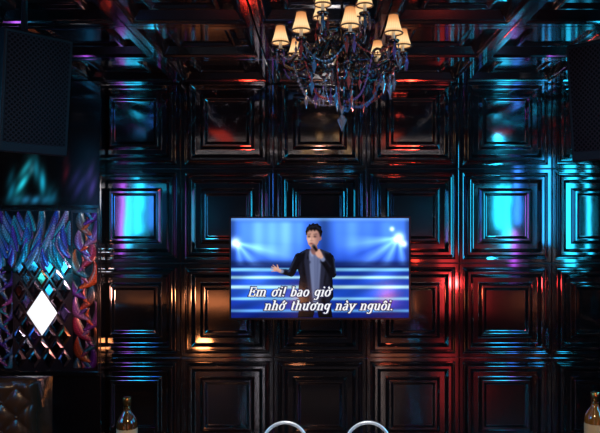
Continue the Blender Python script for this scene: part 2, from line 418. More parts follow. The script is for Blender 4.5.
# lyrics: a broad nib roman drawn stroke by stroke
M['lyric'] = mat('lyric_white', (0, 0, 0), .4, emis=(.93, .95, 1), es=1.0)
M['lyric_edge'] = mat('lyric_edge', (0, 0, 0), .4, emis=(.003, .008, .06), es=1.0)
def arc(cx, cy, rx, ry, a0, a1, n=10):
    return [(cx+rx*math.cos(math.radians(a0+(a1-a0)*i/n)), cy+ry*math.sin(math.radians(a0+(a1-a0)*i/n))) for i in range(n+1)]
def sf(x, y, l=.28, r=.28): return [(x-l, y), (x+r, y)]
STEM = lambda x, top: [[(x, 0), (x, top)], sf(x, .04), sf(x, top-.05, .31, .04)]
ARCH = lambda x: [[(x, .66)]+arc(x+.30, .70, .30, .26, 170, 20, 8)+[(x+.60, .6), (x+.60, 0)], sf(x+.60, .04)]
def gl(c):
    horn, acc = c in 'ơờớư', {'ờ': 'g', 'ớ': 'a', 'à': 'g', 'ô': 'c'}.get(c)
    b = {'ơ': 'o', 'ờ': 'o', 'ớ': 'o', 'ô': 'o', 'ư': 'u', 'à': 'a'}.get(c, c)
    s, ad = [], 1.0
    if b == 'n': s, ad = STEM(.22, 1)+ARCH(.22), 1.16
    elif b == 'm': s, ad = STEM(.22, 1)+ARCH(.22)+ARCH(.82), 1.76
    elif b == 'h': s, ad = STEM(.22, 1.5)+ARCH(.22), 1.16
    elif b == 'u': s, ad = [[(.22, 1), (.22, .35)]+arc(.49, .33, .27, .29, 190, 340, 8), [(.82, 0), (.82, 1)], sf(.22, .95, .27, .03), sf(.82, .95, .27, .03), sf(.82, .04, .02, .27)], 1.14
    elif b == 'i': s, ad = STEM(.24, 1)+[[(.24, 1.27), (.24, 1.47)]], .58
    elif b == 't': s, ad = [[(.28, 1.32), (.28, .3)]+arc(.46, .25, .18, .2, 190, 300, 6), [(.02, .95), (.62, .95)]], .72
    elif b == 'a': s, ad = [arc(.42, .72, .26, .24, 160, 10, 8)+[(.70, .6), (.70, .15), (.76, .05), (.92, .06)], [(.70, .58), (.45, .52)]+arc(.36, .26, .22, .25, 100, 300, 8)+[(.70, .22)]], 1.0
    elif b == 'o': s, ad = [arc(.48, .5, .36, .47, 0, 360, 20)], 1.02
    elif b == 'b': s, ad = [[(.2, 0), (.2, 1.5)], sf(.2, 1.45, .29, .03), [(.2, .75)]+arc(.48, .5, .34, .46, 140, -140, 16)+[(.2, .15)]], 1.02
    elif b == 'g': s, ad = [arc(.44, .56, .32, .4, 0, 360, 18), [(.76, .96), (.76, -.2)]+arc(.45, -.2, .31, .27, 0, -150, 8), [(.76, .93), (1.0, .95)]], 1.06
    elif b == 'y': s, ad = [[(.1, .97), (.5, .06)], [(.92, .97), (.48, -.05), (.34, -.36), (.12, -.4)], sf(.12, .95), sf(.9, .95)], 1.06
    elif b == 'E': s, ad = [[(.24, 0), (.24, 1.42)], [(.0, 1.37), (1.0, 1.37), (1.02, 1.02)], [(.24, .74), (.78, .74)], [(.78, .54), (.78, .96)], [(.0, .05), (1.02, .05), (1.08, .42)]], 1.22
    elif b == '!': s, ad = [[(.2, .42), (.2, 1.45)], [(.2, 0), (.2, .2)]], .5
    elif b == '.': s, ad = [[(.16, 0), (.16, .2)]], .42
    if b == ' ': return [], .85
    e = .84
    if horn: s = s+[[(e-.06, .92), (e+.12, .98), (e+.2, 1.2)]]; ad += .12
    if acc == 'g': s = s+[[(.58, 1.14), (.30, 1.46)]]
    if acc == 'a': s = s+[[(.40, 1.14), (.68, 1.46)]]
    if acc == 'c': s = s+[[(.22, 1.14), (.48, 1.42)], [(.48, 1.42), (.74, 1.14)]]
    return s, ad+.06
def lyric(txt, x0, x1, base, xh, off, m, name, grow):
    bm = bmesh.new(); pen = 0; strokes = []
    for c in txt:
        s, ad = gl(c)
        for st in s: strokes.append([(pen+x, y) for x, y in st])
        pen += ad
    kx = (x1-x0)/pen; pw = parent_world(scr); sh = .30*xh
    z = 0
    for st in strokes:
        P = [(x0+x*kx+y*sh, base-y*xh) for x, y in st]; L = []
        for i, (x, y) in enumerate(P):
            xa, ya = P[max(i-1, 0)]; xb, yb = P[min(i+1, len(P)-1)]
            dx, dy = xb-xa, yb-ya; l = math.hypot(dx, dy) or 1
            w = .29+.56*abs(dy)/l+grow
            ex = (-grow if i == 0 else grow if i == len(P)-1 else 0)
            px_, py_ = x+dx/l*ex, y+dy/l*ex
            nx, ny = -dy/l, dx/l
            L.append([bm.verts.new(at(px_+nx*w*q, py_+ny*w*q, TVY)+Vector((0, -off-z, 0))-pw) for q in (1, -1)])
        for A, B in zip(L, L[1:]): bm.faces.new((A[0], A[1], B[1], B[0]))
        z += .000002
    return obj(name, bm, m, scr)
for txt, x0, x1, by in (('Em ơi! bao giờ', 248, 331, 296.4), ('nhớ thương này nguôi.', 264, 393, 310.2)):
    lyric(txt, x0, x1, by, 6.6, .0010, M['lyric_edge'], 'lyric_outline', .85)
    lyric(txt, x0, x1, by, 6.6, .0014, M['lyric'], 'lyric_line', .0)

# ------------------------------------------------------------------ loudspeakers
def grille_mat():
    m = bpy.data.materials.new('perforated_grille'); m.use_nodes = True
    nt = m.node_tree; b = nt.nodes['Principled BSDF']
    tc = nt.nodes.new('ShaderNodeTexCoord'); mp = nt.nodes.new('ShaderNodeMapping')
    mp.inputs['Scale'].default_value = (66, 1, 66); mp.inputs['Rotation'].default_value = (0, PI/4, 0)
    nt.links.new(tc.outputs['Object'], mp.inputs['Vector'])
    fr = nt.nodes.new('ShaderNodeVectorMath'); fr.operation = 'FRACTION'; nt.links.new(mp.outputs['Vector'], fr.inputs[0])
    sb = nt.nodes.new('ShaderNodeVectorMath'); sb.operation = 'SUBTRACT'; sb.inputs[1].default_value = (.5, 0, .5); nt.links.new(fr.outputs[0], sb.inputs[0])
    ml = nt.nodes.new('ShaderNodeVectorMath'); ml.operation = 'MULTIPLY'; ml.inputs[1].default_value = (1, 0, 1); nt.links.new(sb.outputs[0], ml.inputs[0])
    ln = nt.nodes.new('ShaderNodeVectorMath'); ln.operation = 'LENGTH'; nt.links.new(ml.outputs[0], ln.inputs[0])
    gt = nt.nodes.new('ShaderNodeMath'); gt.operation = 'GREATER_THAN'; gt.inputs[1].default_value = .36; nt.links.new(ln.outputs['Value'], gt.inputs[0])
    mx = nt.nodes.new('ShaderNodeMix'); mx.data_type = 'RGBA'
    mx.inputs['A'].default_value = (.001, .001, .0012, 1); mx.inputs['B'].default_value = (.014, .014, .016, 1)
    nt.links.new(gt.outputs[0], mx.inputs['Factor']); nt.links.new(mx.outputs['Result'], b.inputs['Base Color'])
    b.inputs['Roughness'].default_value = .5; b.inputs['Specular IOR Level'].default_value = .08
    return m
M['grille'] = grille_mat()
def speaker(x, y, z0, yaw, tilt, label):
    w, h, dp = .30, .52, .36
    root = empty('loudspeaker', (x, y, z0), (tilt, 0, yaw))
    tag(root, label, 'loudspeaker', 'loudspeakers hung from the ceiling')
    bm = bmesh.new(); v = box(bm, (-w/2, -.165, 0), (w/2, dp-.165, h))
    for q in v:
        if q.co.y > 0:
            q.co.x *= .80
            if q.co.z < .1: q.co.z += .045
    obj('cabinet', bm, M['speaker'], root, bevel=.007)
    bm = bmesh.new(); n = 10; fy = -.165
    P = [bm.verts.new((-w/2+.016+(w-.032)*i/n, fy-.004-.012*math.sin(PI*i/n), z)) for z in (.045, h-.018) for i in range(n+1)]
    B = [bm.verts.new((-w/2+.016+(w-.032)*i/n, fy+.004, z)) for z in (.045, h-.018) for i in range(n+1)]
    for i in range(n):
        bm.faces.new((P[i], P[i+1], P[n+2+i], P[n+1+i]))
        bm.faces.new((P[i], B[i], B[i+1], P[i+1])); bm.faces.new((P[n+1+i], P[n+2+i], B[n+2+i], B[n+1+i]))
    bm.faces.new((P[0], P[n+1], B[n+1], B[0])); bm.faces.new((P[n], B[n], B[2*n+1], P[2*n+1]))
    obj('grille', bm, M['grille'], root)
    bm = bmesh.new()
    tube(bm, [(0, .0, h-.01), (0, .01, h+.05), (0, .018, (H-z0)-.012)], .014, 10)
    obj('hanging_bracket', bm, M['black'], root)
    return root
SY = -1.45
speaker(-1.366, SY, 1.830, .80, .12, 'black loudspeaker with perforated grille above the feathered mirror panel')
speaker(1.362, SY, 1.806, -.80, .12, 'black loudspeaker above the teal lit wall panels, farthest from the mirror panel')

# ------------------------------------------------------------------ mirror mural on the pier
MY = PY
mz0, mz1 = at(0, 375, MY).z, at(0, 208, MY).z
mx0, mx1 = -HW+.06, pr-.005
mroot = empty('mirror_panel', ((mx0+mx1)/2, MY, mz0))
tag(mroot, 'ornate mirror panel with iridescent feather pattern over lozenge tiles, behind the sofa', 'mirror')
W0 = mroot.location
bm = bmesh.new(); box(bm, (mx0, MY-.012, mz0), (mx1, MY-.0005, mz1)); obj('backing', bm, M['lattice'], mroot, world=W0)
for lo, hi in (((mx0, mz0), (mx1, mz0+.03)), ((mx0, mz1-.010), (mx1, mz1)), ((mx1-.012, mz0+.03), (mx1, mz1-.010)), ((mx0, mz0+.03), (mx0+.03, mz1-.010))):
    bm = bmesh.new(); box(bm, (lo[0], MY-.035, lo[1]), (hi[0], MY-.012, hi[1])); obj('frame', bm, M['frame'], mroot, world=W0, bevel=.004)
TW, TH = 15, 23
bm = bmesh.new(); bl = bmesh.new()
sc = (MY+D)/F
def lozenge(b, px, py, tw, th, s=.86, dep=.008, tone=0, core=.62):
    c = at(px, py, MY-.013)
    o = [Vector((dx*tw/2*sc*s, 0, dz*th/2*sc*s)) for dx, dz in ((1,0),(0,1),(-1,0),(0,-1))]
    A = [b.verts.new(c+q) for q in o]
    tl = (random.uniform(-.10, .10), random.uniform(-.10, .10)) if tone else (0, 0)
    B = [b.verts.new(c+q*core+Vector((0, -dep+q.x*core*tl[0]+q.z*core*tl[1], 0))) for q in o]
    for k in range(4):
        f = b.faces.new((A[k], A[(k+1)%4], B[(k+1)%4], B[k])); f.material_index = max(0, tone-1)
    f = b.faces.new(B); f.material_index = max(0, tone-1)
for i in range(-5, 4):
    for j in range(-4, 4):
        for k in (0, 1):
            px, py = 42+i*TW+k*TW/2, 313+TH/2+j*TH+k*TH/2
            if px > 68 or px < 16 or py < 262 or py > 362: continue
            if abs(px-42)/16.5+abs(py-313)/23.5 < .98: continue
            lozenge(bm, px, py, TW, TH, tone=random.choice((2, 1, 2, 3, 4, 1)))
obj('lozenge_tiles', bm, [M['mirror'], M['mirror2'], M['mirror3'], M['mirror4']], mroot, world=W0)
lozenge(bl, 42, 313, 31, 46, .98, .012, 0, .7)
lz = obj('glint_lozenge', bl, M['lit'], mroot, world=W0); lz['label'] = 'mirror lozenge tile with a painted white reflection'
# carved feathers painted in shifting colours, one shallow relief
PAL = [(.46, .20, .74), (.06, .66, .76), (.78, .34, .66), (.10, .48, .68), (.32, .15, .62), (.66, .66, .84), (.16, .30, .78)]
def leaf(img, hgt, X, Y, x0, y0, ang, ln, wd, bend, col, col2, lift, th=.005):
    c, s = math.cos(ang), math.sin(ang)
    u = (X-x0)*c-(Y-y0)*s; v = (X-x0)*s+(Y-y0)*c
    t = u/ln; v = v-bend*ln*t*(1-t)*1.2
    w = wd*np.power(np.clip(np.sin(PI*np.clip(.05+.95*t, 0, 1)), 0, 1), .6)*(1-.15*t)
    ins = (t > 0) & (t < 1) & (np.abs(v) < w)
    r = np.abs(v)/np.maximum(w, .01)
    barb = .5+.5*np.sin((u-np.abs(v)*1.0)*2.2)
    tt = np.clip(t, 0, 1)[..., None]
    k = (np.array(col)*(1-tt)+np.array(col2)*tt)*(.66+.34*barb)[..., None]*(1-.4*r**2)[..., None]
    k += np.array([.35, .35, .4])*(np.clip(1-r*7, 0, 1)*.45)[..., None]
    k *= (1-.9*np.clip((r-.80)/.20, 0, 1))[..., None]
    img[ins] = k[ins]; hgt[ins] = (lift+th*(1-r**2))[ins]
def feathers(X, Y):
    img = np.zeros(X.shape+(3,)); img[:] = (.03, .02, .05); hgt = np.zeros(X.shape)
    rnd = random.Random(21); n = 0
    for ry in range(7):                                     # layered plumes laid in sweeping rows
        for i in range(13):
            x0 = -14+i*7+(ry % 2)*3.5; by = 231+ry*7
            if x0 > 72: continue
            lean = math.sin(x0*.075+ry*.5)
            ang = PI/2+.6*lean+rnd.uniform(-.06, .06)
            c1 = PAL[(1, 0, 3, 4, 6, 1, 2)[(i*2+ry*3) % 7]]
            leaf(img, hgt, X, Y, x0, by+rnd.uniform(-1, 1), ang, rnd.uniform(22, 27), rnd.uniform(3.7, 4.4), -.4*lean, c1, PAL[rnd.choice((0, 1, 3, 5, 6))], .002+.0006*ry); n += 1
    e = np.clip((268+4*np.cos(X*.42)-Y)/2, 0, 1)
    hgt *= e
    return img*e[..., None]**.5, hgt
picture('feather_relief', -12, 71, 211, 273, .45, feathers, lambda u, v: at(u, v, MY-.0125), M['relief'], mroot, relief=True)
FIRE = [(.80, .22, .12), (.46, .18, .62), (.88, .38, .14), (.10, .46, .58), (.68, .18, .32), (.44, .16, .58), (.66, .46, .62)]
def strip(x0, x1, pal, st, seed, wave):
    def fn(X, Y):
        img = np.zeros(X.shape+(3,)); img[:] = (.03, .01, .03); hgt = np.zeros(X.shape)
        cx = (x0+x1)/2; hw = (x1-x0)/2; rnd = random.Random(seed); y = 378; i = 0
        while y > 214:
            s = 1 if i % 2 else -1
            ox = wave*math.sin(y*.06)
            leaf(img, hgt, X, Y, cx+ox-s*hw*.25, y+5, PI/2-s*rnd.uniform(.25, .5), st*rnd.uniform(1.7, 2.2), hw*rnd.uniform(.36, .46), s*rnd.uniform(.6, 1.0), pal[i % len(pal)], pal[(i*2+3) % len(pal)], .003, .007)
            leaf(img, hgt, X, Y, cx+ox+s*hw*.5, y, PI/2+s*.25, st*1.1, hw*.22, -s*.8, pal[(i+2) % len(pal)], pal[(i+4) % len(pal)], .005, .006)
            y -= st*.66; i += 1
        return img, hgt
    return fn
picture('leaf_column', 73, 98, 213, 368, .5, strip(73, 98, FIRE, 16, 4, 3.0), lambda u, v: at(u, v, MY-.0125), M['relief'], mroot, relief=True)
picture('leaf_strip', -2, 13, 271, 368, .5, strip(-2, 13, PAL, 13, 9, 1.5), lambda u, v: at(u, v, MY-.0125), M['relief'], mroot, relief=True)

# glossy panel above it, its blurred teal reflections painted as glowing colour
ax0, ax1 = -HW+.06, pr-.003
az0, az1 = at(0, 206, MY).z, at(0, 120, MY).z
aroot = empty('reflection_panel', ((ax0+ax1)/2, MY, az0))
tag(aroot, 'dark glossy panel with painted teal reflections directly under the left loudspeaker', 'wall panel')
bm = bmesh.new(); box(bm, (ax0, MY-.02, az0), (ax1, MY-.0005, az1)); obj('panel_board', bm, M['frame'], aroot, world=aroot.location)
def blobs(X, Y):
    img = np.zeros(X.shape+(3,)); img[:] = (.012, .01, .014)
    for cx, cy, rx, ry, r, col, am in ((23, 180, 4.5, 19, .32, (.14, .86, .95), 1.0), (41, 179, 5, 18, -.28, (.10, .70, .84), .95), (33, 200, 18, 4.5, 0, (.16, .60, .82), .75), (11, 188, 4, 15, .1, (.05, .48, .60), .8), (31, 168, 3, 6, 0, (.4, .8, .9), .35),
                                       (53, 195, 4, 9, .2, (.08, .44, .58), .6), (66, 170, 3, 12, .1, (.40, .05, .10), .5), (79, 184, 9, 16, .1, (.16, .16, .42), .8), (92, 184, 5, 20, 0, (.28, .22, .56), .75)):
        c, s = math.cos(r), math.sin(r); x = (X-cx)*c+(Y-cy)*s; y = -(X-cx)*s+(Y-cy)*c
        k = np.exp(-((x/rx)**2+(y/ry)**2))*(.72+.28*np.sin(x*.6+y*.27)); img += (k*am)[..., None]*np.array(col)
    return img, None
picture('wall panel', -12, 99, 128, 205, 1., blobs, lambda u, v: at(u, v, MY-.0225), attr_mat('painted_reflection', 1.0, .2), aroot)

# ------------------------------------------------------------------ chandelier
CHY = -1.86-.037
d_ = CHY+D
chx = (342-CX)*d_/F
zr = H-CB
ch = empty('chandelier', (chx, CHY, zr))
tag(ch, 'ornate bronze chandelier with small peach shades and hanging crystals', 'chandelier')
ring = CZ+194*d_/F-zr            # local height of the shade centres
R0 = .238
bm = bmesh.new(); lathe(bm, [(.010, -.045), (.022, -.035), (.030, -.012), (.031, -.0005)], 24); obj('ceiling_canopy', bm, M['bronze'], ch, True)
bm = bmesh.new()
lathe(bm, [(.006, -.04), (.006, ring+.03), (.018, ring+.02), (.011, ring), (.027, ring-.02), (.032, ring-.05), (.015, ring-.075), (.028, ring-.10), (.034, ring-.125), (.022, ring-.155), (.011, ring-.175), (.020, ring-.19), (.011, ring-.21), (.005, ring-.27)][::-1], 20)
obj('stem', bm, M['bronze'], ch, True)
def pol(r, z, a): return Vector((r*math.cos(a), r*math.sin(a), z))
CR = [M['crystal'], M['crystal_red_glint'], M['crystal'], M['crystal_violet_glint'], M['crystal'], M['crystal_blue_glint'], M['crystal_red_glint']]
cn = 0
rc = random.Random(5)
def shade_parts(parent, a, R, zc, k_=.80):
    global cn
    c = pol(R, 0, a)
    h = .084*k_
    bm = bmesh.new(); lathe(bm, [(.006, zc-.073), (.018, zc-.069), (.023, zc-.060), (.021, zc-.058), (.010, zc-.064)], 14, c); obj('drip_dish', bm, M['bronze'], parent, True)
    bm = bmesh.new(); lathe(bm, [(.0065, zc-.064), (.0065, zc-.02)], 10, c); obj('candle', bm, M['candle'], parent, True)
    bm = bmesh.new(); lathe(bm, [(.002, zc-.022), (.009, zc-.008), (.007, zc+.008), (.001, zc+.024)], 10, c); obj('bulb', bm, M['bulb'], parent, True)
    bm = bmesh.new()
    ns = 44
    pl = lambda k: 1+.035*(1 if k % 2 else -1)
    RZ = [(.041, -.5), (.0355, -.28), (.0295, -.04), (.0245, .22), (.020, .5)]
    Lr = [[bm.verts.new(c+Vector((r*k_*pl(k)*math.cos(2*PI*k/ns), r*k_*pl(k)*math.sin(2*PI*k/ns), zc+z*h))) for k in range(ns)] for r, z in RZ]
    for A, B in zip(Lr, Lr[1:]):
        for k in range(ns): bm.faces.new((A[k], A[(k+1)%ns], B[(k+1)%ns], B[k]))
    bm.verts.index_update()
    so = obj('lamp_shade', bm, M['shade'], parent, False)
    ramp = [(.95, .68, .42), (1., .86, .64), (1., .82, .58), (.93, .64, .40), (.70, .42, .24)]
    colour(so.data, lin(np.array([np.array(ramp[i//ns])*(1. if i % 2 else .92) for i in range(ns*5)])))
    ns = 20
    for r, z in ((.0422*k_, zc-h/2), (.0210*k_, zc+h/2)):
        bm = bmesh.new(); tube(bm, [c+Vector((r*math.cos(2*PI*k/ns), r*math.sin(2*PI*k/ns), z)) for k in range(ns+1)], .0030, 5)
        obj('shade_trim', bm, M['shade_trim'], parent, True)
    for k in range(4):
        bm = bmesh.new(); q = c+pol(.019, zc-.076, a+PI/4+k*PI/2); f = rc.uniform(.8, 1.3)
        gem(bm, q, .0038, .022); gem(bm, q-Vector((0, 0, .024)), .0066*f, .044*f)
        obj('crystal_drop', bm, CR[cn % 7], parent); cn += 1
for k in range(8):
    a = math.radians(5+45*k)
    P = catmull([pol(.024, ring-.055, a), pol(.07, ring-.030, a), pol(.115, ring-.085, a), pol(.16, ring-.135, a), pol(.21, ring-.13, a), pol(R0+.006, ring-.10, a), pol(R0, ring-.072, a)], 6)
    bm = bmesh.new(); tube(bm, P, [.0105-.0034*i/len(P) for i in range(len(P))], 8)
    for (cr_, cz_, rr, a0, st) in ((.16, -.10, .036, -1.4, .55), (.095, -.03, .034, 1.6, .5), (.085, -.125, .030, .4, -.55), (.205, -.085, .022, -1.2, -.6), (.055, -.075, .022, 2.4, .6), (.19, -.165, .022, 1.2, .55)):
        S_ = [pol(cr_+rr*(1-t/14)*math.cos(a0+t*st), ring+cz_+rr*(1-t/14)*math.sin(a0+t*st), a) for t in range(13)]
        tube(bm, S_, [.0066-.0028*t/12 for t in range(13)], 6)
    arm = obj('arm', bm, M['bronze'], ch, True)
    shade_parts(arm, a, R0, ring)
R1, up = .112, .124
for k in range(4):
    a = math.radians(48+90*k)
    P = catmull([pol(.012, ring+.03, a), pol(.05, ring+.015, a), pol(.09, ring+.005, a), pol(R1, ring+up-.10, a), pol(R1, ring+up-.071, a)], 6)
    bm = bmesh.new(); tube(bm, P, .0065, 8); arm = obj('arm', bm, M['bronze'], ch, True)
    shade_parts(arm, a, R1, ring+up, .74)
for k in range(10):
    a = math.radians(5+36*k+rc.uniform(-6, 6)); bm = bmesh.new(); rr_ = rc.uniform(.15, .20); dz = rc.uniform(.11, .17); Q = []
    for i in range(18):
        t = i/17; r = rr_*(1-t)**.6+.018; z = ring-.125-dz*t-.05*math.sin(PI*t)
        Q.append(pol(r, z, a)); gem(bm, Q[-1], .0052-.0015*t, .014, 6, .5)
    tube(bm, Q, .0009, 5)
    obj('bead_string', bm, CR[(k*2+1) % 7], ch)
for k in range(8):
    a0 = math.radians(5+45*k); bm = bmesh.new(); sg_ = rc.uniform(.04, .08); Q = []
    for i in range(1, 16):
        t = i/16; p = pol(R0, 0, a0).lerp(pol(R0, 0, a0+PI/4), t); p.z = ring-.072-sg_*math.sin(PI*t)
        Q.append(p); gem(bm, p, .0042, .011, 6, .5)
    tube(bm, Q, .0009, 5)
    obj('bead_swag', bm, CR[k % 7], ch)
for k in range(22):
    a = math.radians(12+360/22*k*3.0+rc.uniform(-7, 7)); bm = bmesh.new(); r = rc.uniform(.04, .21)
    z = ring-.255+r*.5+rc.uniform(-.03, .03); f = rc.uniform(.8, 1.35)
    gem(bm, pol(r, z, a), .0042, .032); gem(bm, pol(r, z-.032, a), .0078*f, .048*f)
    obj('crystal_drop', bm, CR[k % 7], ch)
bm = bmesh.new(); gem(bm, (0, 0, ring-.28), .012, .045); gem(bm, (0, 0, ring-.325), .020, .07, 8); obj('bottom_finial', bm, M['crystal'], ch)

# ------------------------------------------------------------------ tufted sofa
SFY = -1.5
se = at(40, 376, SFY)
sx1, sx0, stop = se.x, -HW+.06, se.z
sofa = empty('sofa', ((sx0+sx1)/2, SFY-.3, 0))
tag(sofa, 'brown leather sofa with a deep buttoned back in front of the mirror panel', 'sofa')
W1 = sofa.location
bm = bmesh.new(); nx_, nz_ = 110, 64; sp = .13
bx0, bx1, bz0, bz1 = sx0, sx1, .40, stop
def tuft(x, z):
    a_, b_ = (x-bx0)/sp+(z-bz0)/sp, (x-bx0)/sp-(z-bz0)/sp
    return (abs(math.sin(PI*a_))*abs(math.sin(PI*b_)))**.4
G = []
for j in range(nz_+1):
    r = []
    for i in range(nx_+1):
        x = bx0+(bx1-bx0)*i/nx_; z = bz0+(bz1-bz0)*j/nz_
        e = min(1, min(x-bx0, bx1-x, bz1-z)/.04); e = math.sqrt(max(0, 1-(1-e)**2))
        cr = max(0, (x-(bx1-.05))/.05); zc_ = z-(.022*(1-math.sqrt(max(0, 1-cr*cr))))*(j/nz_)
        r.append(bm.verts.new((x, SFY-.02-.019*tuft(x, z)*e-.04*e, zc_)))
    G.append(r)
for j in range(nz_):
    for i in range(nx_): bm.faces.new((G[j][i], G[j][i+1], G[j+1][i+1], G[j+1][i]))
bk = [bm.verts.new(p) for p in ((bx0, SFY+.14, bz0), (bx1, SFY+.14, bz0), (bx1, SFY+.14, bz1-.03), (bx0, SFY+.14, bz1-.03))]
bm.faces.new(bk[::-1])
bm.faces.new([G[0][i] for i in range(nx_, -1, -1)]+[bk[0], bk[1]])
bm.faces.new([G[nz_][i] for i in range(nx_+1)]+[bk[2], bk[3]])
bm.faces.new([G[j][0] for j in range(nz_, -1, -1)][::-1]+[bk[3], bk[0]])
bm.faces.new([G[j][nx_] for j in range(nz_+1)]+[bk[2], bk[1]])
back = obj('backrest', bm, M['leather'], sofa, True, world=W1)
b0 = None
for i in range(-8, 24):
    for j in range(0, 10):
        if (i+j) % 2: continue
        x, z = bx0+i*sp/2, bz0+j*sp/2
        if not (bx0+.04 < x < bx1-.04 and bz0+.03 < z < bz1-.05): continue
        loc = Vector((x, SFY-.062, z))-W1
        if b0 is None:
            bm = bmesh.new(); bmesh.ops.create_uvsphere(bm, u_segments=12, v_segments=8, radius=.009); b0 = obj('button', bm, M['leather'], back, True); b0.location = loc
        else:
            c_ = b0.copy(); C.objects.link(c_); c_.parent = back; c_.location = loc
bm = bmesh.new(); box(bm, (sx0, SFY-.72, .07), (sx1, SFY+.13, .26)); obj('base', bm, M['leather'], sofa, world=W1, bevel=.02)
bm = bmesh.new(); box(bm, (sx0+.01, SFY-.74, .262), (sx1-.01, SFY-.13, .42)); obj('seat_cushion', bm, M['leather'], sofa, world=W1, bevel=.035)
for fx in (sx0+.06, sx1-.06):
    for fy in (SFY-.66, SFY+.06):
        bm = bmesh.new(); lathe(bm, [(.018, 0), (.028, .07)], 12, (fx, fy, 0)); obj('foot', bm, M['black'], sofa, world=W1)

# ------------------------------------------------------------------ table with bottles and ice buckets
TY, TZ = -2.3, .62
def on_table(px, Y=TY): return Vector(((px-CX)*(Y+D)/F, Y, TZ))
tr = empty('table', (.1, TY, 0)); tag(tr, 'low black glass topped table carrying the bottles and ice buckets', 'table')
bm = bmesh.new(); box(bm, (-.95, -.3, TZ-.03), (.95, .25, TZ)); obj('tabletop', bm, M['table'], tr, bevel=.006)
for x in (-.85, .85):
    for y in (-.24, .19):
        bm = bmesh.new(); lathe(bm, [(.03, 0), (.022, .05), (.025, TZ-.03)], 14, (x, y, 0)); obj('leg', bm, M['chrome'], tr, True)
def bottle(px, ytop, glass, cap_m, label):
    p = on_table(px); h = CZ+(CY-ytop)*(TY+D)/F-TZ
    r = .033
    root = empty('bottle', p); tag(root, label, 'bottle', 'bottles on the table')
    sh = h-.088
    bm = bmesh.new()
    lathe(bm, [(r*.8, 0), (r, .008), (r, sh), (r*.94, sh+.012), (r*.72, sh+.026), (.0135, sh+.040), (.0115, sh+.05), (.0115, h-.010)], 28)
    obj('glass_body', bm, glass, root, True)
    bm = bmesh.new(); lathe(bm, [(.0122, h-.030), (.0124, h-.018), (.0138, h-.016), (.0138, h-.003), (.012, h)], 20); obj('cap', bm, cap_m, root, True)
    bm = bmesh.new(); lathe(bm, [(r+.0006, .05), (r+.0006, sh-.012)], 28, close=False); obj('paper_label', bm, M['paper'], root, True)
    bm = bmesh.new(); lathe(bm, [(.0120, sh+.052), (.0122, sh+.057)], 20, close=False); obj('neck_label', bm, M['gold'], root, True)
bottle(127, 397, M['glass_dark'], M['foil_dark'], 'dark glass bottle between the sofa and the ice buckets')
bottle(595, 392, M['glass_amber'], M['gold'], 'amber bottle with gold cap cut by the right edge of the photo')
def bucket(px, ytop, rpx, label):
    p = on_table(px); sc = (TY+D)/F; r = rpx*sc
    zt = CZ+(CY-ytop)*sc-TZ; rim = zt-r-.005
    root = empty('ice_bucket', p); tag(root, label, 'ice bucket', 'ice buckets on the table')
    bm = bmesh.new()
    lathe(bm, [(r*.62, 0), (r*.7, .006), (r*.93, rim-.008), (r*1.0, rim-.004), (r*1.0, rim), (r*.9, rim), (r*.66, .012)], 36)
    obj('bucket_body', bm, M['chrome'], root, True)
    bm = bmesh.new(); tube(bm, [(r*math.cos(t), 0, rim+r*1.0*math.sin(t)) for t in [PI*i/28 for i in range(29)]], .0055, 10)
    obj('handle', bm, M['handle'], root, True)
    for s in (-1, 1):
        bm = bmesh.new(); bmesh.ops.create_uvsphere(bm, u_segments=12, v_segments=8, radius=.010); bmesh.ops.translate(bm, verts=bm.verts, vec=(s*r, 0, rim-.008)); obj('hinge_knob', bm, M['chrome'], root, True)
bucket(285, 421, 22, 'silver ice bucket with raised hoop handle, the one nearer the dark bottle')
bucket(368, 421, 22, 'silver ice bucket with raised hoop handle, the one nearer the amber bottle')

# ------------------------------------------------------------------ lights
def area(name, loc, target, size, power, col, sy=None):
    l = bpy.data.lights.new(name, 'AREA'); l.energy = power; l.color = col; l.size = size
    if sy: l.shape = 'RECTANGLE'; l.size_y = sy
    o = bpy.data.objects.new(name, l); C.objects.link(o); o.location = loc
    o.rotation_euler = (Vector(target)-Vector(loc)).to_track_quat('-Z', 'Y').to_euler(); return o
def spot(name, loc, target, ang, power, col, blend=.8, rad=.05):
    l = bpy.data.lights.new(name, 'SPOT'); l.energy = power; l.color = col; l.spot_size = math.radians(ang); l.spot_blend = blend; l.shadow_soft_size = rad
    o = bpy.data.objects.new(name, l); C.objects.link(o); o.location = loc
    o.rotation_euler = (Vector(target)-Vector(loc)).to_track_quat('-Z', 'Y').to_euler(); return o
w = lambda px, py: at(px, py, 0)
cyan, red, orange, violet, blue = (.02, .62, 1), (1, .04, .02), (1, .33, .10), (.55, .10, 1), (.04, .25, 1)
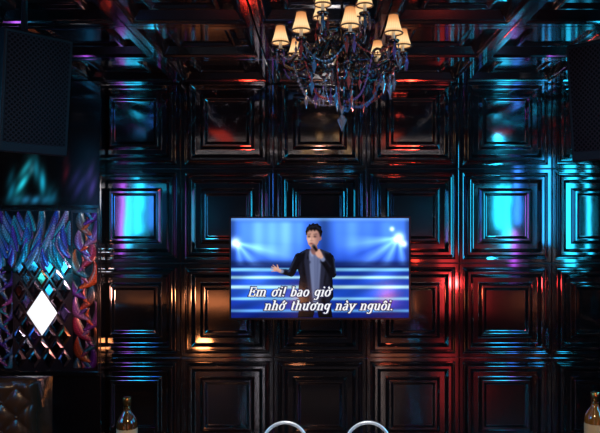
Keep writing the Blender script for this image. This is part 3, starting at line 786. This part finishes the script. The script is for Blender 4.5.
# unseen fill lights added along the side walls, seen as washes in the lacquer
for name, x, y, z, wd, hg, pw_, col in (
        ('teal_fill_right', HW-.06, -3.5, 1.80, .26, .60, 7.0, cyan), ('teal_fill_right', HW-.06, -3.15, 1.62, .26, .75, 8.5, cyan), ('blue_fill_right', HW-.06, -2.7, 1.85, .22, .6, 4.0, blue), ('violet_fill_right', HW-.06, -2.85, 1.28, .18, .4, 1.6, violet),
        ('teal_fill_right', HW-.06, -1.8, 1.75, .26, .8, 6.0, (.03, .45, 1)), ('teal_fill_right', HW-.06, -1.2, 1.62, .24, .9, 6.5, cyan), ('teal_fill_right', HW-.06, -.8, 1.75, .08, .95, 2.0, cyan),
        ('teal_fill_left', -HW+.06, -3.35, 1.76, .30, .65, 8.5, cyan), ('teal_fill_left', -HW+.06, -2.95, 1.58, .20, .6, 4.5, cyan), ('blue_fill_left', -HW+.06, -3.9, 1.80, .26, .6, 3.2, blue), ('violet_fill_left', -HW+.06, -2.68, 1.6, .12, .8, 2.6, violet), ('blue_fill_left', -HW+.06, -1.9, 1.85, .16, .8, 2.2, (.03, .45, 1))):
    area(name, (x, y, z), (0, y, z), wd, pw_, col, hg)
# unseen ceiling fills added to tint the upper row and edges
area('red_fill_ceiling_left', (-.98, -2.3, H-.1), (-.98, -2.3, 0), .16, .42, (1, .06, .03), .9)
area('blue_fill_ceiling_left', (-1.62, -2.3, H-.1), (-1.62, -2.3, 0), .30, .4, (.04, .4, 1), .9)
area('red_fill_ceiling_right', (1.66, -2.4, H-.1), (1.66, -2.4, 0), .34, .75, (1, .05, .03), 1.0)
area('red_fill_ceiling_centre', (.72, -2.5, H-.1), (.72, -2.5, 0), .14, .4, (1, .09, .04), .9)
area('white_ceiling_fill', (-.2, -3.6, H-.1), (-.2, -3.6, 0), 3.4, 2.3, (1, .90, .88), .03)
area('white_ceiling_fill_near', (0, -2.55, H-.1), (0, -2.55, 0), 3.0, .8, (1, .80, .72), .02)
# unseen fill lights added behind the camera for sheen in the panels
area('warm_fill_rear', (0, -5.7, .9), (0, 0, .9), 3.6, .30, (1, .50, .34), 1.1)
area('red_fill_rear_right', (1.9, -5.6, .75), (1.0, 0, .8), .26, 1.9, (1, .05, .05), 1.0)
area('copper_fill_rear', (1.1, -5.6, .4), (.5, 0, .6), .6, .8, (1, .24, .08), .2)
area('copper_fill_rear_left', (-1.7, -5.6, .4), (-1, 0, .4), .7, .9, (1, .30, .10), .2)
area('white_fill_rear', (-.9, -5.6, 1.0), (0, 0, 1), .04, 1.0, (.95, .9, 1), 1.3)
area('white_fill_rear', (.9, -5.6, 1.0), (0, 0, 1), .04, .7, (1, .85, .78), 1.3)
spot('teal_fill_spot_right', (1.6, -1.6, 2.3), w(510, 225), 40, 28, cyan, rad=.04)  # from here, unseen coloured spots added to tint the wall panels
spot('teal_fill_spot_left', (-1.0, -1.6, 2.2), w(138, 225), 36, 22, cyan, rad=.04)
spot('red_spot_upper_left', (-.7, -1.9, 1.2), w(232, 125), 36, 9, red, rad=.035)
spot('red_spot_upper_right', (.9, -1.9, 1.2), w(470, 130), 56, 13, red, rad=.035)
spot('red_spot_lower_right', (1.2, -1.6, 1.0), w(490, 315), 46, 10, (1, .05, .05), rad=.05)
spot('red_spot_lower_centre', (.6, -1.7, .9), w(420, 340), 50, 9, (1, .13, .05), rad=.05)
spot('amber_spot_centre', (-.2, -1.9, .85), w(260, 390), 70, 7, (1, .38, .16), rad=.05)
spot('amber_spot_left', (-1.0, -1.3, .5), w(150, 380), 60, 6, orange, rad=.06)
for x in (-1.0, -.2, .6, 1.3):
    spot('amber_floor_fill', (x, -1.0, H-.12), (x, -.85, 0), 60, 12, (1, .44, .22), rad=.03)  # added to warm the floor mirrored in the bottom row
spot('ceiling_teal_fill', (1.9, -2.2, 1.2), (1.45, -.5, H), 48, 46, cyan, rad=.04)  # from here, unseen spots added to colour the coffer edges
spot('ceiling_teal_fill_left', (-1.7, -2.4, 1.4), (-1.35, -.7, H), 40, 20, cyan, rad=.04)
spot('ceiling_red_right', (.9, -2.8, .8), (.95, -.9, H), 46, 28, (1, .07, .04), rad=.05)
spot('ceiling_red', (-.6, -2.8, .9), (-.75, -.7, H), 60, 20, (1, .08, .04), rad=.05)
spot('ceiling_warm', (0, -3.0, .7), (.1, -.8, H), 60, 7, (1, .45, .30), rad=.05)
spot('ceiling_white_fill_right', (1.0, -3.3, 1.1), (1.3, -1.0, H), 26, 7, (.6, .9, 1), rad=.03)
spot('mural_white_fill', (-1.05, -.95, 1.75), (-1.8, -.12, 1.38), 60, 16, (1, .95, 1), rad=.1)  # from here, unseen spots added to brighten the mural
spot('mural_teal_fill', (-2.0, -.8, 1.2), (-1.8, -.12, 1.4), 70, 6, cyan, rad=.1)
spot('pilaster_red', (-1.25, -.75, 1.0), (-1.5, -.12, 1.1), 66, 11, (1, .40, .28), rad=.06)
spot('tile_red_fill', (-1.5, -.9, .9), (-1.9, -.12, .95), 50, 7, (1, .45, .34), rad=.1)
spot('speaker_fill_left', (-.6, -2.9, 1.6), (-1.37, SY, 2.1), 26, 5, (1, .97, .95), rad=.1)  # unseen spots added to lift the loudspeakers
spot('speaker_fill_right', (.7, -2.9, 1.6), (1.38, SY, 2.1), 26, 6, (1, .97, .95), rad=.1)
spot('sofa_warm_fill', (-1.25, -2.7, 1.35), (-1.6, -1.55, .78), 50, 12, (1, .62, .34), rad=.12)  # unseen warm spots added on the sofa and both bottles
spot('bottle_warm_fill_left', (-.35, -2.9, 1.25), (-.63, TY, .86), 26, 8, (1, .6, .25), rad=.05)
spot('bottle_warm_fill_right', (.6, -2.9, 1.25), (.9, TY, .86), 26, 8, (1, .6, .25), rad=.05)
spot('chandelier_teal_fill', (1.2, -2.8, 1.9), (chx, CHY, 2.1), 22, 8, cyan, rad=.06)  # unseen spots added for sparkle on the crystals
spot('chandelier_red_fill', (-.9, -2.9, 1.8), (chx, CHY, 2.1), 22, 10, (1, .16, .12), rad=.06)
spot('chandelier_white_fill', (.2, -3.4, 1.5), (chx, CHY, 2.06), 18, 16, (1, .93, .88), rad=.05)
spot('table_fill', (.1, -2.75, H-.1), (.1, TY, TZ+.2), 50, 90, (1, .97, .94), rad=.12)  # unseen light added to brighten the bucket handles
wd = bpy.data.worlds.new('World'); S.world = wd; wd.use_nodes = True
wd.node_tree.nodes['Background'].inputs['Color'].default_value = (.02, .02, .025, 1)
wd.node_tree.nodes['Background'].inputs['Strength'].default_value = .3

# ------------------------------------------------------------------ camera
cd = bpy.data.cameras.new('camera'); cam = bpy.data.objects.new('camera', cd); C.objects.link(cam)
cam.location = (0, -D, CZ); cam.rotation_euler = (PI/2, 0, 0)
cd.sensor_width = 36; cd.sensor_fit = 'HORIZONTAL'; cd.lens = F/600*36
cd.shift_x = -(CX-300)/600; cd.shift_y = (CY-216.5)/600
S.camera = cam
